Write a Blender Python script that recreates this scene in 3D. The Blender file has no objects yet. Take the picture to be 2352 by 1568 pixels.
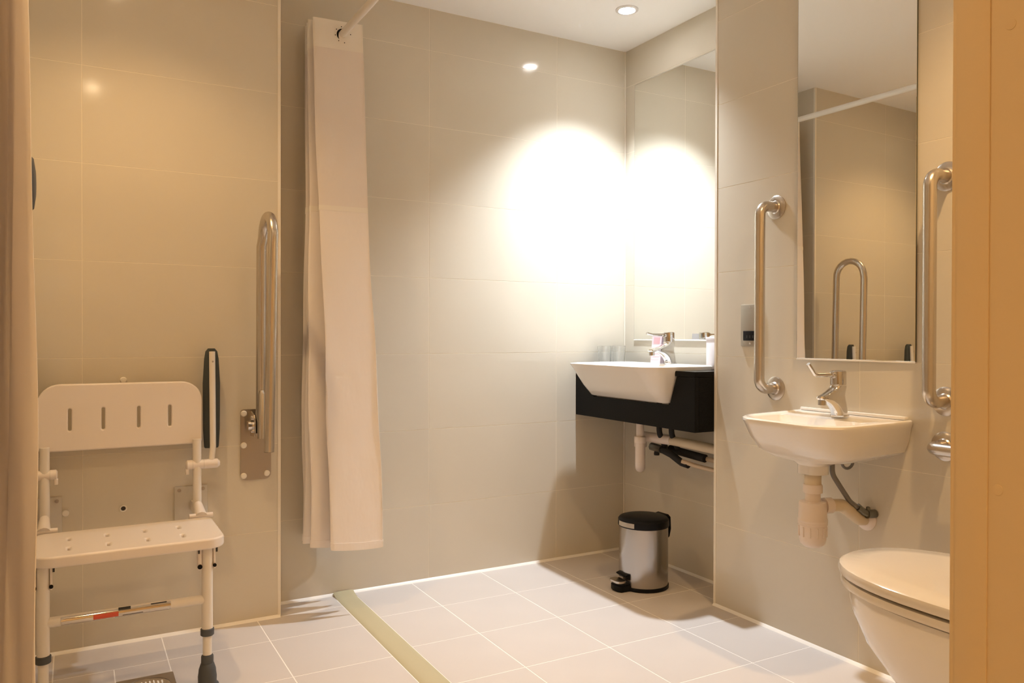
import bpy, bmesh, math, random
from mathutils import Vector, Matrix
random.seed(4)
PI = math.pi
S = bpy.context.scene
COL = S.collection

# ------------------------------------------------------------------ camera
cam_d = bpy.data.cameras.new('camera')
cam = bpy.data.objects.new('camera', cam_d); COL.objects.link(cam)
cam_d.sensor_width = 36.0
cam_d.lens = 1802.9 / 2352 * 36.0
cam_d.clip_start = 0.02
cam.location = (0, 0, 1.0)
_yaw, _pitch, _roll = 0.50959, -0.00752, 0.00217
cam.rotation_mode = 'XYZ'
cam.matrix_world = (Matrix.Translation((0, 0, 1.0)) @ Matrix.Rotation(-_yaw, 4, 'Z')
                    @ Matrix.Rotation(PI/2 + _pitch, 4, 'X') @ Matrix.Rotation(_roll, 4, 'Z'))
S.camera = cam

# ------------------------------------------------------------------ world, exposure, light colours
w = bpy.data.worlds.new('world'); S.world = w; w.use_nodes = True
w.node_tree.nodes['Background'].inputs[0].default_value = (1, .8, .6, 1)
w.node_tree.nodes['Background'].inputs[1].default_value = 0.02
S.view_settings.view_transform = 'Standard'
S.view_settings.look = 'None'
S.view_settings.gamma = 1
S.view_settings.use_curve_mapping = False
S.view_settings.exposure = 0.40
S.cycles.max_bounces = 9
S.cycles.diffuse_bounces = 7
S.cycles.use_light_tree = False
S.cycles.glossy_bounces = 4
S.cycles.caustics_refractive = False
WARM = (1.0, .625, .275)
COOL = (.86, .93, 1.0)
ZC = 2.328                       # ceiling height
# name, x, y, colour, watts, cone degrees, blend
LAMPS = [
    ('vanity', 1.97, 2.572, COOL, 150, 103, 1.0),
    ('shower', .14, 2.26, WARM, 25, 124, .9),
    ('toilet', 1.603, .92, WARM, 46, 120, 1.0),
    ('door', .09, .875, WARM, 22, 120, 1.0),
    ('hall', -.21, -1.73, WARM, 58, 152, .5),
]
LAMP_LABEL = {
    'vanity': ('bright white round recessed downlight in ceiling above vanity mirror', 'downlight'),
    'shower': ('warm recessed downlight in ceiling over the folding shower chair', 'downlight'),
    'toilet': ('warm recessed downlight in ceiling over the toilet', 'downlight'),
    'door': ('warm recessed downlight in ceiling just inside the doorway', 'downlight'),
    'hall': ('warm recessed downlight in the hall ceiling outside the doorway', 'downlight'),
}

# ------------------------------------------------------------------ materials
def mat(name, col, rough=.5, metal=0.0, spec=.5, coat=0.0, noise=0.0, nscale=20, bump=0.0, bscale=60, aniso=0.0, stretch=None, emit=None, estr=0, trans=0.0, ior=1.45):
    m = bpy.data.materials.new(name); m.use_nodes = True
    nt = m.node_tree; b = nt.nodes['Principled BSDF']
    b.inputs['Base Color'].default_value = (*col, 1)
    b.inputs['Roughness'].default_value = rough
    b.inputs['Metallic'].default_value = metal
    b.inputs['Specular IOR Level'].default_value = spec
    b.inputs['Coat Weight'].default_value = coat
    b.inputs['Coat Roughness'].default_value = .05
    b.inputs['IOR'].default_value = ior
    b.inputs['Transmission Weight'].default_value = trans
    if aniso: b.inputs['Anisotropic'].default_value = aniso
    if emit:
        b.inputs['Emission Color'].default_value = (*emit, 1)
        b.inputs['Emission Strength'].default_value = estr
    if noise or bump:
        tc = nt.nodes.new('ShaderNodeTexCoord')
        mp = nt.nodes.new('ShaderNodeMapping')
        if stretch: mp.inputs['Scale'].default_value = stretch
        nt.links.new(tc.outputs['Object'], mp.inputs[0])
    if noise:
        n = nt.nodes.new('ShaderNodeTexNoise'); n.inputs['Scale'].default_value = nscale; n.inputs['Detail'].default_value = 1
        nt.links.new(mp.outputs[0], n.inputs['Vector'])
        mx = nt.nodes.new('ShaderNodeMix'); mx.data_type = 'RGBA'; mx.blend_type = 'MULTIPLY'
        mx.inputs['Factor'].default_value = 1.0
        r = nt.nodes.new('ShaderNodeMapRange'); r.inputs['To Min'].default_value = 1 - noise; r.inputs['To Max'].default_value = 1 + noise
        nt.links.new(n.outputs['Fac'], r.inputs['Value'])
        mx.inputs[6].default_value = (*col, 1)
        nt.links.new(r.outputs[0], mx.inputs[7])
        nt.links.new(mx.outputs[2], b.inputs['Base Color'])
    if bump:
        n2 = nt.nodes.new('ShaderNodeTexNoise'); n2.inputs['Scale'].default_value = bscale; n2.inputs['Detail'].default_value = 3
        nt.links.new(mp.outputs[0], n2.inputs['Vector'])
        bp = nt.nodes.new('ShaderNodeBump'); bp.inputs['Strength'].default_value = bump; bp.inputs['Distance'].default_value = .002
        nt.links.new(n2.outputs['Fac'], bp.inputs['Height'])
        nt.links.new(bp.outputs[0], b.inputs['Normal'])
    return m

def cloth(name, col, transl=.35):
    m = bpy.data.materials.new(name); m.use_nodes = True
    nt = m.node_tree; nt.nodes.clear()
    o = nt.nodes.new('ShaderNodeOutputMaterial'); mx = nt.nodes.new('ShaderNodeMixShader')
    d = nt.nodes.new('ShaderNodeBsdfDiffuse'); t = nt.nodes.new('ShaderNodeBsdfTranslucent')
    tc = nt.nodes.new('ShaderNodeTexCoord'); n = nt.nodes.new('ShaderNodeTexNoise'); n.inputs['Scale'].default_value = 7; n.inputs['Detail'].default_value = 4
    mp = nt.nodes.new('ShaderNodeMapping'); mp.inputs['Scale'].default_value = (1, 1, .5)
    nt.links.new(tc.outputs['Object'], mp.inputs[0]); nt.links.new(mp.outputs[0], n.inputs['Vector'])
    bp = nt.nodes.new('ShaderNodeBump'); bp.inputs['Strength'].default_value = .5; bp.inputs['Distance'].default_value = .012
    nt.links.new(n.outputs['Fac'], bp.inputs['Height']); nt.links.new(bp.outputs[0], d.inputs['Normal'])
    d.inputs[0].default_value = (*col, 1); t.inputs[0].default_value = (*col, 1)
    mx.inputs[0].default_value = transl
    nt.links.new(d.outputs[0], mx.inputs[1]); nt.links.new(t.outputs[0], mx.inputs[2]); nt.links.new(mx.outputs[0], o.inputs[0])
    return m

TILE = mat('wall_tile_glaze', (.645, .60, .505), .10, spec=.5, noise=.03, nscale=3)
GROUT = mat('pale_grout', (.80, .74, .62), .6)
FTILE = mat('floor_tile_glaze', (.60, .56, .535), .38, spec=.4, noise=.04, nscale=5)
FGROUT = mat('floor_grout', (.92, .89, .85), .6)
STRIP = mat('olive_vinyl_strip', (.47, .42, .27), .45)
PAINT = mat('ceiling_paint', (.91, .90, .88), .75)
HALLP = mat('hall_paint', (.72, .60, .42), .7)
FRAMEP = mat('door_frame_paint', (.70, .55, .33), .45, bump=.08, bscale=120)
TRIMM = mat('cream_edge_trim', (.80, .75, .65), .35)
SEAL = mat('white_sealant', (.88, .86, .82), .4)
MIRROR = mat('mirror_silver', (.90, .91, .89), .0, metal=1)
MEDGE = mat('mirror_edge', (.10, .11, .09), .3)
STEEL = mat('brushed_steel', (.60, .55, .49), .27, metal=1)
STEELD = mat('satin_steel_plate', (.42, .38, .34), .32, metal=1)
CHROME = mat('chrome', (.64, .62, .60), .06, metal=1)
BINST = mat('bin_brushed_steel', (.44, .41, .385), .2, metal=1, aniso=.6, bump=.04, bscale=60, stretch=(1, 1, .02))
BLACKP = mat('black_plastic', (.006, .006, .007), .4, spec=.18)
RUBBER = mat('grey_rubber', (.07, .075, .08), .55)
PADM = mat('dark_grey_pad', (.05, .06, .062), .6)
WHITEP = mat('white_plastic', (.80, .74, .69), .35, coat=.15)
WTUBE = mat('white_coated_tube', (.76, .72, .66), .3, coat=.3)
PLATEM = mat('pale_grey_plate', (.60, .57, .51), .35)
CAPM = mat('white_cap', (.82, .78, .70), .4)
CERAM = mat('white_ceramic', (.84, .81, .76), .08, coat=.5)
SEATP = mat('toilet_seat_plastic', (.74, .70, .64), .15, coat=.4)
GRAN = mat('black_granite', (.007, .007, .007), .3, spec=.12, noise=.9, nscale=260)
WASTE = mat('white_waste_plastic', (.80, .72, .66), .35)
WASTE2 = mat('ivory_waste_plastic', (.72, .62, .46), .4)
HOSE = mat('braided_hose', (.24, .23, .22), .45, metal=.5, bump=.5, bscale=500)
BRASSD = mat('dull_valve_metal', (.22, .22, .20), .3, metal=1)
BLACKI = mat('black_pipe_foam', (.02, .02, .022), .8)
COPPER = mat('painted_pipe', (.66, .54, .40), .4)
GLASS = mat('clear_glass', (1, 1, 1), .0, trans=1.0)
CURT = cloth('curtain_cloth', (.93, .89, .87), .15)
CURTS = cloth('curtain_sheer', (.90, .85, .82), .22)
CURTH = cloth('curtain_header', (.93, .90, .85), .15)
PINK = mat('pink_print', (.68, .38, .42), .5)
PINKL = mat('pale_pink_card', (.76, .56, .62), .5)
CARDW = mat('white_card', (.72, .69, .73), .5)
REDP = mat('red_print', (.62, .10, .06), .4)
DARKP = mat('dark_print', (.03, .03, .03), .4)
LENSC = mat('lit_lens_white', (1, 1, 1), .4, emit=(1, .98, .96), estr=100)
LENSW = mat('lit_lens_warm', (1, 1, 1), .4, emit=(1, .74, .45), estr=110)
BEZEL = mat('white_bezel', (.80, .79, .78), .35)
SOCKM = mat('satin_socket_plate', (.38, .34, .28), .45, metal=.7)

# ------------------------------------------------------------------ builders
def finish(name, bm, m, parent=None, sharp=38, smooth=True):
    bmesh.ops.recalc_face_normals(bm, faces=bm.faces)
    a = math.radians(sharp)
    for f in bm.faces: f.smooth = smooth
    for e in bm.edges:
        if len(e.link_faces) == 2:
            if e.calc_face_angle(0) > a: e.smooth = False
        else: e.smooth = False
    me = bpy.data.meshes.new(name); bm.to_mesh(me); bm.free()
    me.materials.append(m)
    o = bpy.data.objects.new(name, me); COL.objects.link(o)
    if parent: o.parent = parent
    return o

def tag(o, label, cat, group=None):
    o['label'] = label; o['category'] = cat
    if group: o['group'] = group
    return o

def thing(name, label, cat, loc=(0, 0, 0), group=None):
    o = bpy.data.objects.new(name, None); COL.objects.link(o)
    o.location = loc; o.empty_display_size = .05
    OFF[o.name] = Vector(loc)
    return tag(o, label, cat, group)
OFF = {}

def part(name, bm, m, parent, sharp=38):
    """bm in world coordinates; parented under a thing that sits at its base"""
    p = parent; off = Vector((0, 0, 0))
    while p is not None:
        off += Vector(p.location); p = p.parent
    bmesh.ops.translate(bm, verts=bm.verts, vec=-off)
    return finish(name, bm, m, parent, sharp)

def struct(name, bm, m, parent=None, smooth=True):
    o = finish(name, bm, m, parent, smooth=smooth)
    if parent is None: o['kind'] = 'structure'
    return o

def add_box(bm, x0, x1, y0, y1, z0, z1, bev=0, seg=2):
    vs = [bm.verts.new((x, y, z)) for z in (z0, z1) for y in (y0, y1) for x in (x0, x1)]
    F = [(0, 2, 3, 1), (4, 5, 7, 6), (0, 1, 5, 4), (2, 6, 7, 3), (0, 4, 6, 2), (1, 3, 7, 5)]
    fs = [bm.faces.new([vs[i] for i in f]) for f in F]
    if bev:
        es = list({e for f in fs for e in f.edges})
        bmesh.ops.bevel(bm, geom=es, offset=bev, segments=seg, affect='EDGES', profile=.5)
    return bm

def box(x0, x1, y0, y1, z0, z1, bev=0, seg=2):
    return add_box(bmesh.new(), x0, x1, y0, y1, z0, z1, bev, seg)

def add_loft(bm, rings, cap0=True, cap1=True, closed=True):
    R = [[bm.verts.new(p) for p in r] for r in rings]
    n = len(R[0])
    for a, b in zip(R, R[1:]):
        for i in range(n if closed else n - 1):
            j = (i + 1) % n
            bm.faces.new((a[i], a[j], b[j], b[i]))
    if cap0: bm.faces.new(R[0][::-1])
    if cap1: bm.faces.new(R[-1])
    return bm

def loft(rings, cap0=True, cap1=True): return add_loft(bmesh.new(), rings, cap0, cap1)

def add_tube(bm, path, r, seg=14, cap=True):
    P = [Vector(p) for p in path]; n = len(P)
    rs = r if isinstance(r, (list, tuple)) else [r] * n
    T = [(P[min(i+1, n-1)] - P[max(i-1, 0)]).normalized() for i in range(n)]
    ref = Vector((0, 0, 1)) if abs(T[0].z) < .9 else Vector((1, 0, 0))
    u = (ref - T[0] * ref.dot(T[0])).normalized()
    rings = []
    for i in range(n):
        u = (u - T[i] * u.dot(T[i])).normalized(); v = T[i].cross(u)
        rings.append([P[i] + rs[i] * (math.cos(2*PI*k/seg) * u + math.sin(2*PI*k/seg) * v) for k in range(seg)])
    return add_loft(bm, rings, cap, cap)

def tube(path, r, seg=14, cap=True): return add_tube(bmesh.new(), path, r, seg, cap)

def fillet(pts, rad, n=7):
    """round the corners of a polyline"""
    P = [Vector(p) for p in pts]; out = [P[0]]
    for a, b, c in zip(P, P[1:], P[2:]):
        d1 = (a - b).normalized(); d2 = (c - b).normalized()
        ang = d1.angle(d2); t = min(rad / math.tan(ang / 2), (a-b).length * .49, (c-b).length * .49)
        p1 = b + d1 * t; p2 = b + d2 * t
        rr = t * math.tan(ang / 2)
        ctr = b + (d1 + d2).normalized() * (rr / math.sin(ang / 2))
        v1 = p1 - ctr; v2 = p2 - ctr; tot = v1.angle(v2)
        ax = v1.cross(v2).normalized()
        for k in range(n + 1):
            out.append(ctr + Matrix.Rotation(tot * k / n, 3, ax) @ v1)
    out.append(P[-1]); return out

def add_lathe(bm, prof, c, axis='z', seg=28, cap0=True, cap1=True):
    """prof: (radius, height) pairs, c: base point"""
    c = Vector(c); rings = []
    for r, h in prof:
        ring = []
        for k in range(seg):
            a = 2*PI*k/seg; u, v = r*math.cos(a), r*math.sin(a)
            d = {'z': (u, v, h), 'x': (h, u, v), 'y': (v, h, u)}[axis] if not isinstance(axis, Vector) else None
            ring.append(c + Vector(d))
        rings.append(ring)
    return add_loft(bm, rings, cap0, cap1)

def lathe(prof, c, axis='z', seg=28, cap0=True, cap1=True): return add_lathe(bmesh.new(), prof, c, axis, seg, cap0, cap1)

def rrect(x0, x1, y0, y1, rad, z, n=8):
    """rounded rectangle ring; rad = (r at x0y0, x1y0, x1y1, x0y1)"""
    if not isinstance(rad, (tuple, list)): rad = (rad,) * 4
    C = [(x0, y0, 1, 1, PI), (x1, y0, -1, 1, 1.5*PI), (x1, y1, -1, -1, 0), (x0, y1, 1, -1, .5*PI)]
    out = []
    for (x, y, sx, sy, a0), r in zip(C, rad):
        r = max(r, 1e-4)
        for k in range(n + 1):
            a = a0 + .5*PI*k/n
            out.append(Vector((x + sx*r + r*math.cos(a), y + sy*r + r*math.sin(a), z)))
    return out

def prism(poly, axis, a0, a1, bev=0):
    """extrude a 2D polygon: axis 'z' -> (x,y), 'x' -> (y,z), 'y' -> (x,z)"""
    def P(u, v, h): return {'z': (u, v, h), 'x': (h, u, v), 'y': (u, h, v)}[axis]
    bm = bmesh.new()
    A = [bm.verts.new(P(u, v, a0)) for u, v in poly]; B = [bm.verts.new(P(u, v, a1)) for u, v in poly]
    n = len(poly)
    bm.faces.new(A[::-1]); bm.faces.new(B)
    for i in range(n): bm.faces.new((A[i], A[(i+1) % n], B[(i+1) % n], B[i]))
    if bev: bmesh.ops.bevel(bm, geom=list(bm.edges), offset=bev, segments=2, affect='EDGES')
    return bm

def plate(outlines, thick, bev, M):
    """flat plate with holes: outlines[0] outer, the rest holes; lies in local xy, centred on local z, placed by M"""
    cu = bpy.data.curves.new('tmp', 'CURVE'); cu.dimensions = '2D'; cu.fill_mode = 'BOTH'
    cu.extrude = thick/2 - bev; cu.bevel_depth = bev; cu.bevel_resolution = 2
    for pts in outlines:
        sp = cu.splines.new('POLY'); sp.points.add(len(pts) - 1); sp.use_cyclic_u = True
        for q, p in zip(sp.points, pts): q.co = (p[0], p[1], 0, 1)
    ob = bpy.data.objects.new('tmp', cu); COL.objects.link(ob)
    dg = bpy.context.evaluated_depsgraph_get()
    me = bpy.data.meshes.new_from_object(ob.evaluated_get(dg))
    bm = bmesh.new(); bm.from_mesh(me)
    bpy.data.objects.remove(ob); bpy.data.curves.remove(cu); bpy.data.meshes.remove(me)
    bmesh.ops.remove_doubles(bm, verts=bm.verts, dist=1e-5)
    bm.transform(M)
    return bm

def wnorm(o):
    md = o.modifiers.new('normals', 'WEIGHTED_NORMAL'); md.keep_sharp = True; md.weight = 90
    return o
def rr2(x0, x1, y0, y1, rad, n=8): return [(p.x, p.y) for p in rrect(x0, x1, y0, y1, rad, 0, n)]

# ------------------------------------------------------------------ room measures
YB, YL, XR, XN = 2.96, 2.83, 2.08, 2.26     # back wall, shower wall, right wall, niche wall
XT = .64                                     # shower wall corner
YP = 2.177                                   # pillar corner
XLW = -.36                                   # shower's far side wall
YF = .50                                     # inner face of the doorway wall
YF0 = .38                                    # hall face of the doorway wall
TH, TW = .3085, .615                         # wall tile pitch
GF = .0034                                   # floor joint width
G = .0018                                    # joint width
D = .0005                                    # joint depth

# ------------------------------------------------------------------ walls with tiles
def tile_mesh(wd, ht):
    bm = bmesh.new(); c = .0003
    a = [bm.verts.new(p) for p in ((0, 0, 0), (wd, 0, 0), (wd, ht, 0), (0, ht, 0))]
    b = [bm.verts.new(p) for p in ((c, c, D), (wd-c, c, D), (wd-c, ht-c, D), (c, ht-c, D))]
    bm.faces.new(b)
    for i in range(4): bm.faces.new((a[i], a[(i+1) % 4], b[(i+1) % 4], b[i]))
    me = bpy.data.meshes.new('tile'); bm.to_mesh(me); bm.free(); return me
_tm = {}
def lay(parent, origin, U, V, us, vs, m, skip=None, name='tile'):
    """lay tiles on the plane origin + u U + v V (N = U x V); us / vs: joint positions"""
    U = Vector(U); V = Vector(V); N = U.cross(V)
    for i in range(len(us) - 1):
        for j in range(len(vs) - 1):
            if skip and skip((us[i] + us[i+1]) / 2, (vs[j] + vs[j+1]) / 2): continue
            g = GF if m is FTILE else G
            wd = us[i+1] - us[i] - g; ht = vs[j+1] - vs[j] - g
            if wd < .004 or ht < .004: continue
            key = (round(wd, 4), round(ht, 4), m.name)
            if key not in _tm:
                me = tile_mesh(wd, ht); me.materials.append(m); _tm[key] = me
            o = bpy.data.objects.new(name, _tm[key]); COL.objects.link(o)
            p = Vector(origin) + U * (us[i] + g/2) + V * (vs[j] + g/2) - N * D
            o.matrix_world = Matrix(((U.x, V.x, N.x, p.x), (U.y, V.y, N.y, p.y), (U.z, V.z, N.z, p.z), (0, 0, 0, 1)))
            o.parent = parent; o.matrix_parent_inverse = Matrix.Identity(4)

VS = [0] + [TH * k for k in range(1, 8)] + [ZC]
def cuts(a, b, at, step):
    """joint positions from a to b on the grid at + k step"""
    out = [a]; k = math.ceil((a - at) / step + 1e-6)
    while at + k*step < b - 1e-4:
        if at + k*step > a + 1e-4: out.append(at + k*step)
        k += 1
    return out + [b]

wall_back = struct('wall_back', box(XT - .1, XN + .3, YB + D, YB + .15, 0, ZC), GROUT, smooth=False)
lay(wall_back, (0, YB, 0), (1, 0, 0), (0, 0, 1), cuts(XT, XN, 1.267, TW), VS, TILE)
wall_shower = struct('wall_shower', box(XLW - .1, XT - D, YL + D, YB + .15, 0, ZC), GROUT, smooth=False)
lay(wall_shower, (0, YL, 0), (1, 0, 0), (0, 0, 1), cuts(XLW, XT, .025, TW), VS, TILE)
lay(wall_shower, (XT, YL, 0), (0, 1, 0), (0, 0, 1), [0, YB - YL], VS, TILE)
wall_right = struct('wall_right', box(XR + D, XN + .3, YF - .1, YP - D, 0, ZC), GROUT, smooth=False)
lay(wall_right, (XR, YP, 0), (0, -1, 0), (0, 0, 1), cuts(0, YP - YF, 0, TW), VS, TILE)
lay(wall_right, (XN, YP, 0), (-1, 0, 0), (0, 0, 1), [0, XN - XR], VS, TILE)
wall_niche = struct('wall_niche', box(XN + D, XN + .3, YP - .1, YB + .15, 0, ZC), GROUT, smooth=False)
lay(wall_niche, (XN, YB, 0), (0, -1, 0), (0, 0, 1), cuts(0, YB - YP, 0, TW), VS, TILE)
wall_left = struct('wall_left', box(XLW - .1, XLW - D, YF - .1, YB + .15, 0, ZC), GROUT, smooth=False)
lay(wall_left, (XLW, YF, 0), (0, 1, 0), (0, 0, 1), cuts(0, YL - YF, YL - YF, TW), VS, TILE)

# doorway wall (behind which the camera stands): solid to the right, a lintel over the opening, solid to the left
XD0, XD1, ZD = -.22, .835, 2.08
struct('wall_front', box(XD1, XN + .3, YF0, YF, 0, ZC), HALLP, smooth=False)
struct('wall_front_left', box(XLW - .5, XD0, YF0, YF, 0, ZC), HALLP, smooth=False)
struct('wall_lintel', box(XD0, XD1, YF0, YF, ZD, ZC), HALLP, smooth=False)
# hall behind the camera
struct('wall_hall_left', box(-1.40, -1.30, -2.5, YF0, 0, ZC), HALLP, smooth=False)
struct('wall_hall_right', box(1.30, 1.40, -2.5, YF0, 0, ZC), HALLP, smooth=False)
struct('wall_hall_end', box(-1.4, 1.4, -2.6, -2.5, 0, ZC), HALLP, smooth=False)
struct('ceiling', box(XLW - .5, XN + .3, -2.6, YB + .15, ZC, ZC + .1), PAINT, smooth=False)

# ------------------------------------------------------------------ floor
XS0, XS1 = .868, .948
fl = struct('floor', box(XLW - .5, XN + .3, -2.6, YB + .15, -.1, -D), FGROUT, smooth=False)
FT = .309
DR = (.104, .257, 2.366, 2.519)              # drain square
ysL = sorted({round(2.619 - FT*k, 4) for k in range(0, 9)} | {YL, YF0})
ysR = sorted({round(2.654 - FT*k + (.005 if k else 0), 4) for k in range(0, 9)} | {YB, YF0})
xsL = [XLW] + [.868 - .3075*k for k in range(5, -1, -1)]
xsR = [XS1, 1.19, 1.502, 1.814, 2.122, XN]
# the tile that holds the drain is cut around it
def around_drain(u, v): return .253 - .3075 < u < .253 and 2.31 < v < 2.619
lay(fl, (0, 0, 0), (1, 0, 0), (0, 1, 0), xsL, [y for y in ysL if y <= YL], FTILE, skip=around_drain)
lay(fl, (0, 0, 0), (1, 0, 0), (0, 1, 0), [-.0545, DR[0]], [2.31, 2.619], FTILE)
lay(fl, (0, 0, 0), (1, 0, 0), (0, 1, 0), [DR[0], .253], [2.31, DR[2]], FTILE)
lay(fl, (0, 0, 0), (1, 0, 0), (0, 1, 0), [DR[0], .253], [DR[3], 2.619], FTILE)
def off_floor(u, v): return u > XR and v < YP - .1
lay(fl, (0, 0, 0), (1, 0, 0), (0, 1, 0), xsR, ysR, FTILE, skip=off_floor)
# small tiles between the shower wall corner and the back wall
lay(fl, (0, 0, 0), (1, 0, 0), (0, 1, 0), [XT, XS0], [YL, YB], FTILE)

# threshold strip between shower and basin side
bm = bmesh.new()
prof = [(XS0, -.0008), (XS0 + .003, .0012), (XS0 + .02, .0022), (.908, .0024), (XS1 - .02, .0022), (XS1 - .003, .0012), (XS1, -.0008)]
rings = [[Vector((x, y, z)) for x, z in prof] for y in (YF0, 2.90, 2.93, 2.956)]
for v in rings[2]: v.z += .004
for v in rings[3]: v.z += .012
add_loft(bm, rings)
tag(finish('threshold_strip', bm, STRIP), 'olive vinyl water-stop strip running across the pale tiled floor', 'floor strip')

# sealant beads at the foot of the walls, edge trims at outer corners
def bead(name, a, b, n):
    a = Vector(a); b = Vector(b); n = Vector(n); s = .009
    bm = bmesh.new()
    rings = [[p, p + n*s, p + n*s*.55 + Vector((0, 0, s*.55)), p + Vector((0, 0, s))] for p in (a, b)]
    add_loft(bm, rings)
    o = finish(name, bm, SEAL); o['kind'] = 'structure'
bead('baseboard_back', (XT, YB, 0), (XN, YB, 0), (0, -1, 0))
bead('baseboard_shower', (XLW, YL, 0), (XT, YL, 0), (0, -1, 0))
bead('baseboard_right', (XR, YP, 0), (XR, YF, 0), (-1, 0, 0))
bead('baseboard_niche', (XN, YB, 0), (XN, YP, 0), (-1, 0, 0))
def corner_trim(name, x, y, sx, sy):
    t, wd = .0015, .009
    bm = prism([(x + sx*t, y + sy*t), (x - sx*wd, y + sy*t), (x - sx*wd, y - sy*.0005), (x - sx*.0005, y - sy*.0005), (x - sx*.0005, y - sy*wd), (x + sx*t, y - sy*wd)], 'z', .006, ZC - .001)
    o = finish(name, bm, TRIMM); o['kind'] = 'structure'
corner_trim('trim_1', XT, YL, 1, -1)
corner_trim('trim_2', XR, YP, -1, 1)
# internal corner sealant in the niche
bm = box(XN - .006, XN, YB - .006, YB, .01, ZC - .001, .002); o = finish('trim_3', bm, TRIMM); o['kind'] = 'structure'

# door lining on the right-hand side of the doorway
df = thing('door_frame', 'tan painted door frame filling the right edge of the view', 'door frame', (.80, .44, 0))
part('lining', box(.800, .835, YF0 - .01, .490, 0, ZD, .002), FRAMEP, df)
part('door_stop', box(.7985, .801, .4530, .4855, 0, ZD - .01, .0008), FRAMEP, df)
part('inner_edge', box(.8000, .835, .4862, .4925, 0, ZD, .002), FRAMEP, df)
for z in (1.305, .848, .30, 1.75):
    part('screw_cap', lathe([(.0055, 0), (.0052, -.0006), (.002, -.0008)], (.8002, .434 if z > 1 else .4435, z), 'x', 18), FRAMEP, df)
part('head', box(XD0, .80, YF0 - .01, YF - .006, ZD - .015, ZD), FRAMEP, df)

# ------------------------------------------------------------------ ceiling downlights
for key, x, y, c, wt, cone, blend in LAMPS:
    lab, cat = LAMP_LABEL[key]
    t = thing('downlight', lab, cat, (x, y, ZC), 'recessed ceiling downlights')
    part('bezel', lathe([(.046, -.0005), (.046, -.004), (.042, -.0065), (.034, -.006), (.030, -.0015), (.030, -.0005)], (x, y, ZC), 'z', 36, False, False), BEZEL, t)
    part('lens', lathe([(.0298, -.0022), (.022, -.0026), (.004, -.003)], (x, y, ZC), 'z', 28), LENSC if c is COOL else LENSW, t)
    ld = bpy.data.lights.new('spot', 'SPOT'); ld.energy = wt; ld.color = c
    ld.spot_size = math.radians(cone); ld.spot_blend = blend; ld.shadow_soft_size = .025
    lo = bpy.data.objects.new('spot', ld); COL.objects.link(lo); lo.parent = t; lo.location = (0, 0, -.03)

# ------------------------------------------------------------------ mirrors
def mirror(name, label, x, y0, y1, z0, z1):
    t = thing(name, label, 'mirror', (x, (y0 + y1)/2, z0))
    part('backing', box(x - .005, x, y0, y1, z0, z1), MEDGE, t)
    b = bmesh.new(); xf = x - .0055
    add_loft(b, [[Vector((x - .005, *p)) for p in ((y0 + .0005, z0 + .0005), (y1 - .0005, z0 + .0005), (y1 - .0005, z1 - .0005), (y0 + .0005, z1 - .0005))],
                 [Vector((xf, *p)) for p in ((y0 + .0015, z0 + .0015), (y1 - .0015, z0 + .0015), (y1 - .0015, z1 - .0015), (y0 + .0015, z1 - .0015))]])
    g_ = part('glass', b, MIRROR, t, 5)
    for p_ in g_.data.polygons: p_.use_smooth = False
    part('bottom_bead', box(x - .006, x, y0, y1, z0 - .004, z0), SEAL, t)
    return t
mirror('wall_mirror', 'frameless mirror on niche wall above the black vanity counter', XN, 2.19, 2.884, .984, 2.150)
m2 = mirror('wall_mirror', 'tall narrow frameless mirror on right wall above the small hand basin', XR - .0045, 1.378, 1.789, .928, 2.15)
m2.rotation_euler.z = math.radians(.95)      # its far edge stands a little proud of the tiles

# ------------------------------------------------------------------ vanity counter, basin and fittings
vc = thing('vanity_counter', 'black granite vanity counter with deep fascia in the niche', 'counter', (2.1, 2.57, .645))
CZ = .868; XF = 1.985
NY0, NY1 = 2.300, 2.842
part('worktop', prism([(XF, YP + .002), (XN - .001, YP + .002), (XN - .001, YB - .001), (XF, YB - .001), (XF, NY1 + .01), (2.12, NY1 + .01), (2.12, NY0 - .01), (XF, NY0 - .01)], 'z', CZ - .02, CZ, .001), GRAN, vc)
part('fascia', prism([(YP + .002, .645), (YB - .001, .645), (YB - .001, CZ - .0205), (2.862, CZ - .0205), (2.822, .735), (2.318, .735), (2.280, CZ - .0205), (YP + .002, CZ - .0205)], 'x', XF, XF + .02, .0008), GRAN, vc)
part('end_panel', box(XF + .0205, XR + .10, YP + .0025, YP + .02, .645, CZ - .0205, .0008), GRAN, vc)

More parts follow.
